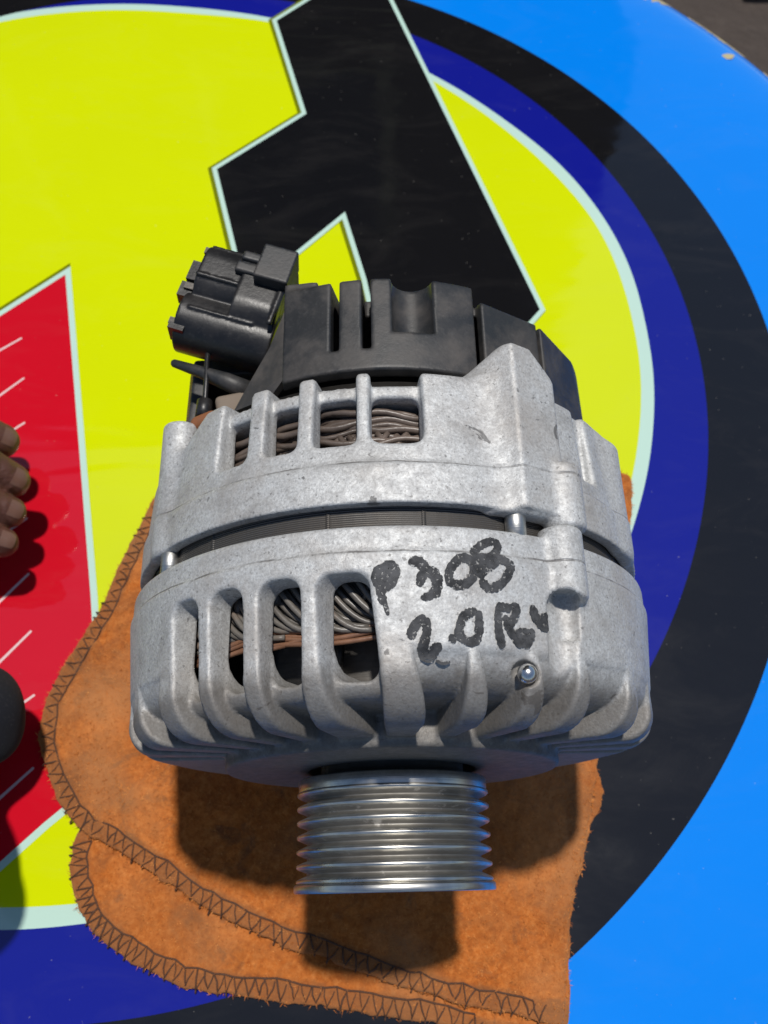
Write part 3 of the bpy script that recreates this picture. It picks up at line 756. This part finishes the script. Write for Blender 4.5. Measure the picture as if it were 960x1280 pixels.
# marker lettering drawn on the bracket (strokes in degrees round the axis, millimetres along it)
def ink_surface(th, s, lift):
    return (th, s, lift)
def lay_on_bracket(V):                 # (degrees, mm, lift) -> point on the casting, found by bisection
    V = np.array(V, float); a = np.radians(V[:, 0]); lo_ = np.full(len(V), 67.6); hi_ = np.full(len(V), 73.5)
    for _ in range(22):
        m_ = (lo_ + hi_) / 2; o_ = front_bracket(m_ * np.sin(a), V[:, 1], m_ * np.cos(a)) > 0
        hi_ = np.where(o_, m_, hi_); lo_ = np.where(o_, lo_, m_)
    r = hi_ + V[:, 2]; return np.stack([r * np.sin(a), V[:, 1], r * np.cos(a)], 1)
parts = []
for k, (wd, pts) in enumerate(STROKES):
    L = smooth_line(pts, 6); L2 = L * np.array([R(1) * 72, 1]); n = len(L2); V = []; F = []; rg = random.Random(k)
    lift = .10 + .012 * k
    for i in range(n):
        d = L2[min(i + 1, n - 1)] - L2[max(i - 1, 0)]; d /= max(np.linalg.norm(d), 1e-6); q = np.array([-d[1], d[0]])
        ww = wd * .56 * (1 + .16 * rg.uniform(-1, 1)) * (1.0 if 0 < i < n - 1 else .75)
        for t in (-1, -.5, 0, .5, 1):
            p = L2[i] + q * ww * t; V.append(ink_surface(math.degrees(p[0] / 72), p[1], lift))
    for i in range(n - 1):
        for j in range(4): F.append((i * 5 + j, i * 5 + j + 1, (i + 1) * 5 + j + 1, (i + 1) * 5 + j))
    for i, sg in ((0, -1), (n - 1, 1)):
        d = L2[min(i + 1, n - 1)] - L2[max(i - 1, 0)]; d /= max(np.linalg.norm(d), 1e-6); q = np.array([-d[1], d[0]])
        c = len(V); V.append(ink_surface(math.degrees(L2[i][0] / 72), L2[i][1], lift)); m_ = 9
        for j in range(m_):
            a = -math.pi / 2 + math.pi * j / (m_ - 1); p = L2[i] + (q * math.sin(a) + d * sg * math.cos(a)) * wd * .47 * rg.uniform(.9, 1.08)
            V.append(ink_surface(math.degrees(p[0] / 72), p[1], lift))
        for j in range(m_ - 1): F.append((c, c + 1 + j, c + 2 + j))
    parts.append((V, F))
V, F = join(parts); part('marker_lettering', (lay_on_bracket(V), F), M['ink'], de)

# pulley
pr = [(8, .6), (21, .6), (22.5, 0), (25.5, 0), (25.8, .3), (25.8, 1.6), (25.4, 2.1)]
for k in range(7):
    c = 3.1 + 3.5 * k - .4
    if k > 0: pr += [(22.55, c - 1.98), (22.55, c - 1.52)]
    else: pr += [(23.6, c - .7), (23.6, c - .55)]
    pr += [(24.95, c - .5), (25.22, c - .26), (25.22, c + .26), (24.95, c + .5)]
pr += [(22.7, 23.0), (22.7, 23.2), (24.6, 23.3), (24.9, 23.6), (24.9, 27.0), (24.4, 27.4), (19, 27.4), (19, 31)]
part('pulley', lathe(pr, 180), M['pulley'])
part('shaft_nut', lathe([(0, 2.5), (7, 2.5), (8.2, 3.4), (8.2, 12)], 6), M['bolt'], smooth=False)
part('shaft', lathe([(17, 27), (17, 40)], 48), M['dark_iron'])

# black rear cover
def rear_cover(X, Y, Z):
    r = np.sqrt(X * X + Z * Z); th = np.degrees(np.arctan2(X, Z)); s = Y
    Rr = 61.2 - .02 * (s - 118)
    flat = X * math.sin(R(33)) + Z * math.cos(R(33)) - 59.6       # facets on the right flank
    flat2 = X * math.sin(R(55)) + Z * math.cos(R(55)) - 59.8
    body = np.maximum(np.maximum(r - Rr, flat), flat2)
    top = 145.6 - 3.4 * (1 / (1 + np.exp(-(th - 24) / .3)))
    d = smax(smax(body, s - top, 1.0), 117.6 - s, .6)
    # housing that carries the connector
    hs = obox(X, Y, Z, (-21.0, 134.4, 45.0), ((math.cos(R(8)), 0, math.sin(R(8))), (0, 1, 0), (-math.sin(R(8)), 0, math.cos(R(8)))), (5.2, 15.6, 10.5), .8)
    hs = np.maximum(hs, 119 - s)
    d = smin(d, hs, 1.2)
    d = smax(d, -np.maximum(X + 26.0, 24 - Z), .5)
    inner = box2(r - 57.2, s - 140.5, 3)
    d = smax(d, -inner, .6)
    for a, b in ((-13.0, -10.9), (-5.4, -3.2)):
        dw = np.maximum(R(a) - np.radians(th), np.radians(th) - R(b)) * r
        d = smax(d, -np.maximum(box2(dw, 124.0 - s, .4), np.abs(r - 60) - 9), .5)
    cx_, _, cz_ = pol(6.9, 60.6, 0)
    ch = np.maximum(np.sqrt(((X - cx_) / 1.0) ** 2 + (Z - cz_) ** 2) - 5.3, 128.8 - s)
    d = smax(np.minimum(d, np.maximum(np.sqrt((X - cx_) ** 2 + (Z - cz_) ** 2) - 7.4, np.maximum(np.maximum(126 - s, s - 145.4), r - 60.5))), -ch, .7)
    for a, b, s0 in ((22.8, 25.2, 119.5), (43.6, 45.4, 121)):
        dw = np.maximum(R(a) - np.radians(th), np.radians(th) - R(b)) * r
        d = smax(d, -np.maximum(np.maximum(dw, s0 - s), 57 - r), .4)
    return d
cov = part('rear_cover', surface(rear_cover, (-64, 115, -64), (64, 148, 64), .62), M['black_plastic'])
sx = pol(6.9, 56.2, 131.2)
bm = bmesh.new(); bmesh.ops.create_uvsphere(bm, u_segments=16, v_segments=8, radius=1.9)
bm.verts.index_update(); V = [(v.co.x + sx[0], v.co.y * .7 + sx[1] - .6, v.co.z * .6 + sx[2]) for v in bm.verts]; F = [tuple(v.index for v in f.verts) for f in bm.faces]; bm.free()
part('cover_screw', (V, F), M['bolt'], cov)

# rectifier deck seen in the gap under the cover, and its tan bracket
part('rectifier_plate', lathe([(20, 111.5), (56, 111.5), (57, 112.5), (57, 116.5), (20, 116.5)], 96), M['dark_iron'])

# electrical connector on the left
ca = Vector((-.955, .285, .08)).normalized(); cw = Vector((.285, .955, 0)).normalized(); cu = ca.cross(cw).normalized()
if cu.z < 0: cu = -cu
cc = Vector((-42.0, 153.0, 37.0))
def cp3(a, w_, u): return cc + ca * a + cw * w_ + cu * u
def connector(X, Y, Z):
    px, py, pz = X - cc.x, Y - cc.y, Z - cc.z
    a = px * ca.x + py * ca.y + pz * ca.z; w_ = px * cw.x + py * cw.y + pz * cw.z; u = px * cu.x + py * cu.y + pz * cu.z
    def barrel(wc, uc, rad, a0, a1, sq=0):
        return box2(np.sqrt((w_ - wc) ** 2 + (u - uc) ** 2) - rad, np.abs(a - (a0 + a1) / 2) - (a1 - a0) / 2, .5)
    d = box2(box2(np.abs(w_ - 7.2) - 9.4, np.abs(u) - 8.4, 7.0), np.abs(a + .8) - 12.8, .35)
    d = smin(d, barrel(-6.6, -2.2, 8.7, -14, 13.6), .8)
    d = smin(d, box2(box2(np.abs(w_ - 4.0) - 12.6, np.abs(u) - 9.5, 8.4), np.abs(a + 7) - 6.5, .4), .5)      # collar towards the housing
    ax_ = (tuple(ca), tuple(cw), tuple(cu))
    for a_, wc_, uc_, ha, hw_, hu in ((3.6, 14.4, 6.4, 7.6, .6, .6), (4, 3.4, 8.3, 8, .6, .7), (1.5, -6.6, 6.4, 9.5, .5, .7), (-12.5, 4, 9.4, .7, 11, .6)):
        d = np.minimum(d, obox(X, Y, Z, tuple(cp3(a_, wc_, uc_)), ax_, (ha, hw_, hu), .25))
    d = smax(d, -np.maximum(box2(np.abs(w_ - 7.6) - 7.4, np.abs(u) - 7.0, 5.0), 4 - a), .3)
    d = smax(d, -np.maximum(np.sqrt((w_ + 6.6) ** 2 + (u + 2.2) ** 2) - 6.8, 3 - a), .3)
    return d
lo = (-76, 124, 20); hi = (-18, 184, 56)
con = part('connector', surface(connector, lo, hi, .5), M['dark_plastic'])
def latch(X, Y, Z):
    ax = (tuple(ca), tuple(cw), tuple(cu))
    d = obox(X, Y, Z, tuple(cp3(-9.2, 10.2, 9.2)), ax, (4.9, 5.6, 4.2), .5)
    d = smin(d, obox(X, Y, Z, tuple(cp3(-2.2, 12.6, 8.9)), ax, (3.6, 1.5, 1.3), .7), .5)
    d = smin(d, obox(X, Y, Z, tuple(cp3(-2.0, 8.4, 9.0)), ax, (4.0, 1.7, 1.5), .7), .5)
    d = smin(d, obox(X, Y, Z, tuple(cp3(-2.0, 10.4, 8.0)), ax, (3.0, 2.5, 1.0), .4), .4)
    return d
part('latch', surface(latch, (-62, 145, 34), (-20, 178, 60), .42), M['black_plastic'], con)
def obox_mesh(c, half, ax=None):
    ax = ax or (ca, cw, cu); c = Vector(c)
    V = [c + ax[0] * half[0] * i + ax[1] * half[1] * j + ax[2] * half[2] * k for i in (-1, 1) for j in (-1, 1) for k in (-1, 1)]
    return V, [(0, 1, 3, 2), (4, 6, 7, 5), (0, 4, 5, 1), (2, 3, 7, 6), (0, 2, 6, 4), (1, 5, 7, 3)]
for a, w_, u, h_ in ((13.6, 6.0, 3, (1.6, 3.2, 2.6)), (14.4, .2, 2, (1.9, 2.4, 2.2)), (12.5, -12.5, 1.5, (2.2, 1.0, 3.2))):
    part('keying_tab', obox_mesh(cp3(a, w_, u), h_), M['dark_plastic'], con, False)
for a, w_, u in ((13.4, -10.0, 2.5), (12.6, 1.0, 4.6), (11.5, 14.5, 4.0)):
    part('terminal_pin', obox_mesh(cp3(a, w_, u), (2.3, 1.0, .5)), M['dark_iron'], con, False)

# flared web between the cover and the connector
def prism(tri, n, t):
    n = Vector(n).normalized() * t; A = [Vector(p) for p in tri]; k = len(A)
    V = A + [p - n for p in A]
    return V, [tuple(range(k)), tuple(range(2 * k - 1, k - 1, -1))] + [(i, i + k, (i + 1) % k + k, (i + 1) % k) for i in range(k)]
part('housing_web', prism([(-24.6, 149, 51), (-25.2, 121.5, 53), (-29.5, 117.6, 49), (-40.0, 116.8, 43), (-36.0, 124, 45), (-30.5, 133, 48), (-27, 141, 50.5)], (-.5, -.1, .85), 2.0), plastic('dusty_black_plastic', (.045, .043, .041), .5, .6), cov, False)
# stud, bare lead and its crimped boot, tan carrier behind
stud = part('terminal_stud', tube([(-59.5, 137.6, 35), (-58.9, 137.4, 35), (-51, 134, 35.5), (-44, 130.6, 36), (-37, 127, 36)], [.7, 1.15, 1.7, 2.5, 2.9], 16), M['black_plastic'])
lead = part('sense_lead', tube(smooth_line([(-47.0, 148, 35), (-48.8, 143, 35.5), (-49.3, 137, 36.5), (-49.0, 130, 37), (-49.2, 122, 36)], 5), .75, 10), M['dark_plastic'])
part('lead_boot', tube([(-49.2, 124.5, 36.2), (-49.2, 124.3, 36.2), (-49.3, 119.4, 36), (-49.3, 119.1, 36)], [1.6, 2.1, 2.3, 1.8], 14), M['dark_plastic'], lead)
def carrier(X, Y, Z):
    d = obox(X, Y, Z, (-40, 118, 30), ((.97, .2, 0), (-.2, .97, 0), (0, 0, 1)), (5.0, 8.0, 8), 1.5)
    return smin(d, capsule(X, Y, Z, (-41, 114, 36), (-36, 126, 34), 3.0), 2)
part('terminal_carrier', surface(carrier, (-56, 104, 20), (-28, 134, 46), .6), plastic('tan_dusty_plastic', (.20, .155, .115), .7, .5))
part('rust_patch', surface(lambda X, Y, Z: capsule(X, Y, Z, (-50, 116, 38), (-46, 116.5, 40), 2.2), (-56, 110, 32), (-40, 122, 46), .5), plastic('rust', (.24, .085, .03), .8, .3))

# ------------------------------------------------------------------ person at the left edge of the picture
person = empty('person', (-.20, .12, 0), 'person with dark skin and navy sleeve, curled fingers over the red print', 'person')
def hand(X, Y, Z):
    d = capsule(X, Y, Z, (-182, 150, 34), (-176, 124, 33), 12.5, 11)
    d = smin(d, capsule(X, Y, Z, (-196, 136, 38), (-260, 120, 48), 19, 23), 14)
    d = smin(d, capsule(X, Y, Z, (-260, 120, 48), (-380, 60, 60), 23, 32), 8)
    fs = []
    for kx, ky, kz, mx, my, mz, tx, ty, tz, r_ in (
        (-173, 156, 36, -156, 162, 38, -146.5, 161, 29, 7.9),
        (-170, 145, 36, -150, 147, 38, -139.8, 144.5, 28, 7.8),
        (-169, 134, 35, -149, 133.5, 36, -138.6, 131.5, 27.5, 7.1),
        (-171, 124, 34, -152, 121.5, 34, -139.6, 119.8, 26, 6.7)):
        f = capsule(X, Y, Z, (kx, ky, kz), (mx, my, mz), r_ + .9, r_)
        f = smin(f, capsule(X, Y, Z, (mx, my, mz), (tx, ty, tz), r_, r_ * .82), 2.2); fs.append(f)
    g = fs[0]
    for f in fs[1:]: g = smin(g, f, .7)
    d = smin(d, g, 5)
    th_ = smin(capsule(X, Y, Z, (-186, 154, 30), (-168, 168, 24), 9, 8), capsule(X, Y, Z, (-168, 168, 24), (-152, 168, 19), 8, 6.2), 3)
    return smin(d, th_, 4)
V, Q = surface(hand, (-420, 20, 5), (-125, 190, 98), 1.3)
pm = lambda V: np.asarray(V, np.float32) * MM - np.array([-.20, .12, 0], np.float32)
body = link('body', from_np('hand_and_forearm', pm(V), Q), M['skin'], person)
for (mx, my, mz, tx, ty, tz, r_) in ((-156, 162, 38, -146.5, 161, 29, 6.5), (-150, 147, 38, -139.8, 144.5, 28, 6.4), (-149, 133.5, 36, -138.6, 131.5, 27.5, 5.8), (-152, 121.5, 34, -139.6, 119.8, 26, 5.5)):
    d_ = (Vector((tx, ty, tz)) - Vector((mx, my, mz))).normalized(); w_ = d_.cross(Vector((0, 0, 1))).normalized(); n_ = w_.cross(d_).normalized()
    c_ = Vector((tx, ty, tz)) - d_ * .3; V = []; F = []
    for i in range(7):
        for j in range(7):
            u_, v_ = (i / 3 - 1), (j / 3 - 1); k_ = 1 - .16 * abs(v_) ** 3 * (u_ > 0); ang = v_ * .56
            V.append(c_ + d_ * (1.2 + u_ * 2.7 * k_) + (w_ * math.sin(ang) + n_ * math.cos(ang)) * (r_ * (1 - .02 * u_ - .10 * max(u_, 0) ** 2) + .1))
    for i in range(6):
        for j in range(6): F.append((i * 7 + j, i * 7 + j + 1, i * 7 + j + 8, i * 7 + j + 7))
    link('fingernail', from_np('fingernail', pm([tuple(v) for v in V]), F), M['nail'], body)
def sleeve(X, Y, Z):
    n_ = 1.2 * np.sin(X * .11 + Z * .2) * np.sin(Y * .17 + 1)
    d = capsule(X, Y, Z, (-134.5, 55, 31), (-190, 46, 42), 16.5, 22)
    d = smin(d, capsule(X, Y, Z, (-190, 46, 42), (-330, -6, 62), 22, 38), 8)
    d = smin(d, capsule(X, Y, Z, (-150, 46, 38), (-136, 13, 60), 16, 20), 8)
    return d + n_
V, Q = surface(sleeve, (-376, -56, -2), (-108, 84, 108), 1.5)
V[:, 2] = np.maximum(V[:, 2], 1.0)
link('sleeve', from_np('sleeve', pm(V), Q), M['navy_cloth'], person)

# ------------------------------------------------------------------ brown building past the table: the photo shows it mirrored in the paint
def timber():
    m, t, b = mat('brown_timber'); v = coords(t, (6, 6, .5))
    base = ramp(t, noise(t, v, 3, 5, .6), [(.3, (.045, .03, .022)), (.7, (.12, .085, .062))])
    t.links.new(base, b.inputs['Base Color']); b.inputs['Roughness'].default_value = .85; return m
tim = timber()
bld = empty('building', (-1.9, 3.4, -.74), 'brown timber building mirrored in the glossy paint above the alternator', 'building')
def bxm(x0, x1, y0, y1, z0, z1):
    return [(x, y, z) for x in (x0, x1) for y in (y0, y1) for z in (z0, z1)], [(0, 1, 3, 2), (4, 6, 7, 5), (0, 4, 5, 1), (2, 3, 7, 6), (0, 2, 6, 4), (1, 5, 7, 3)]
def bpart(name, B, m, par): V, F = bxm(*B); return link(name, from_np(name, V, F, False), m, par)
wall = bpart('wall', (-3.0, 3.0, 0, 2.6, 0, 5.6), tim, bld)
bpart('roof', (-3.3, 3.12, -.35, 2.9, 5.603, 5.75), M['dark_iron'], bld)
for k in range(20):
    bpart('batten', (-2.97 + .31 * k, -2.92 + .31 * k, -.035, -.001, .05, 5.55), tim, wall)
for x in (-1.9, -.2, 1.5):
    f_ = bpart('window', (x - .45, x + .45, -.06, -.036, 2.9, 4.1), M['primer'], bld)
    bpart('pane', (x - .38, x + .38, -.066, -.061, 2.97, 4.03), M['black'], f_)
dr = bpart('door', (.2, 1.15, -.06, -.036, .02, 2.1), M['dark_iron'], bld)
bpart('handle', (.26, .30, -.12, -.061, .98, 1.1), M['bolt'], dr)
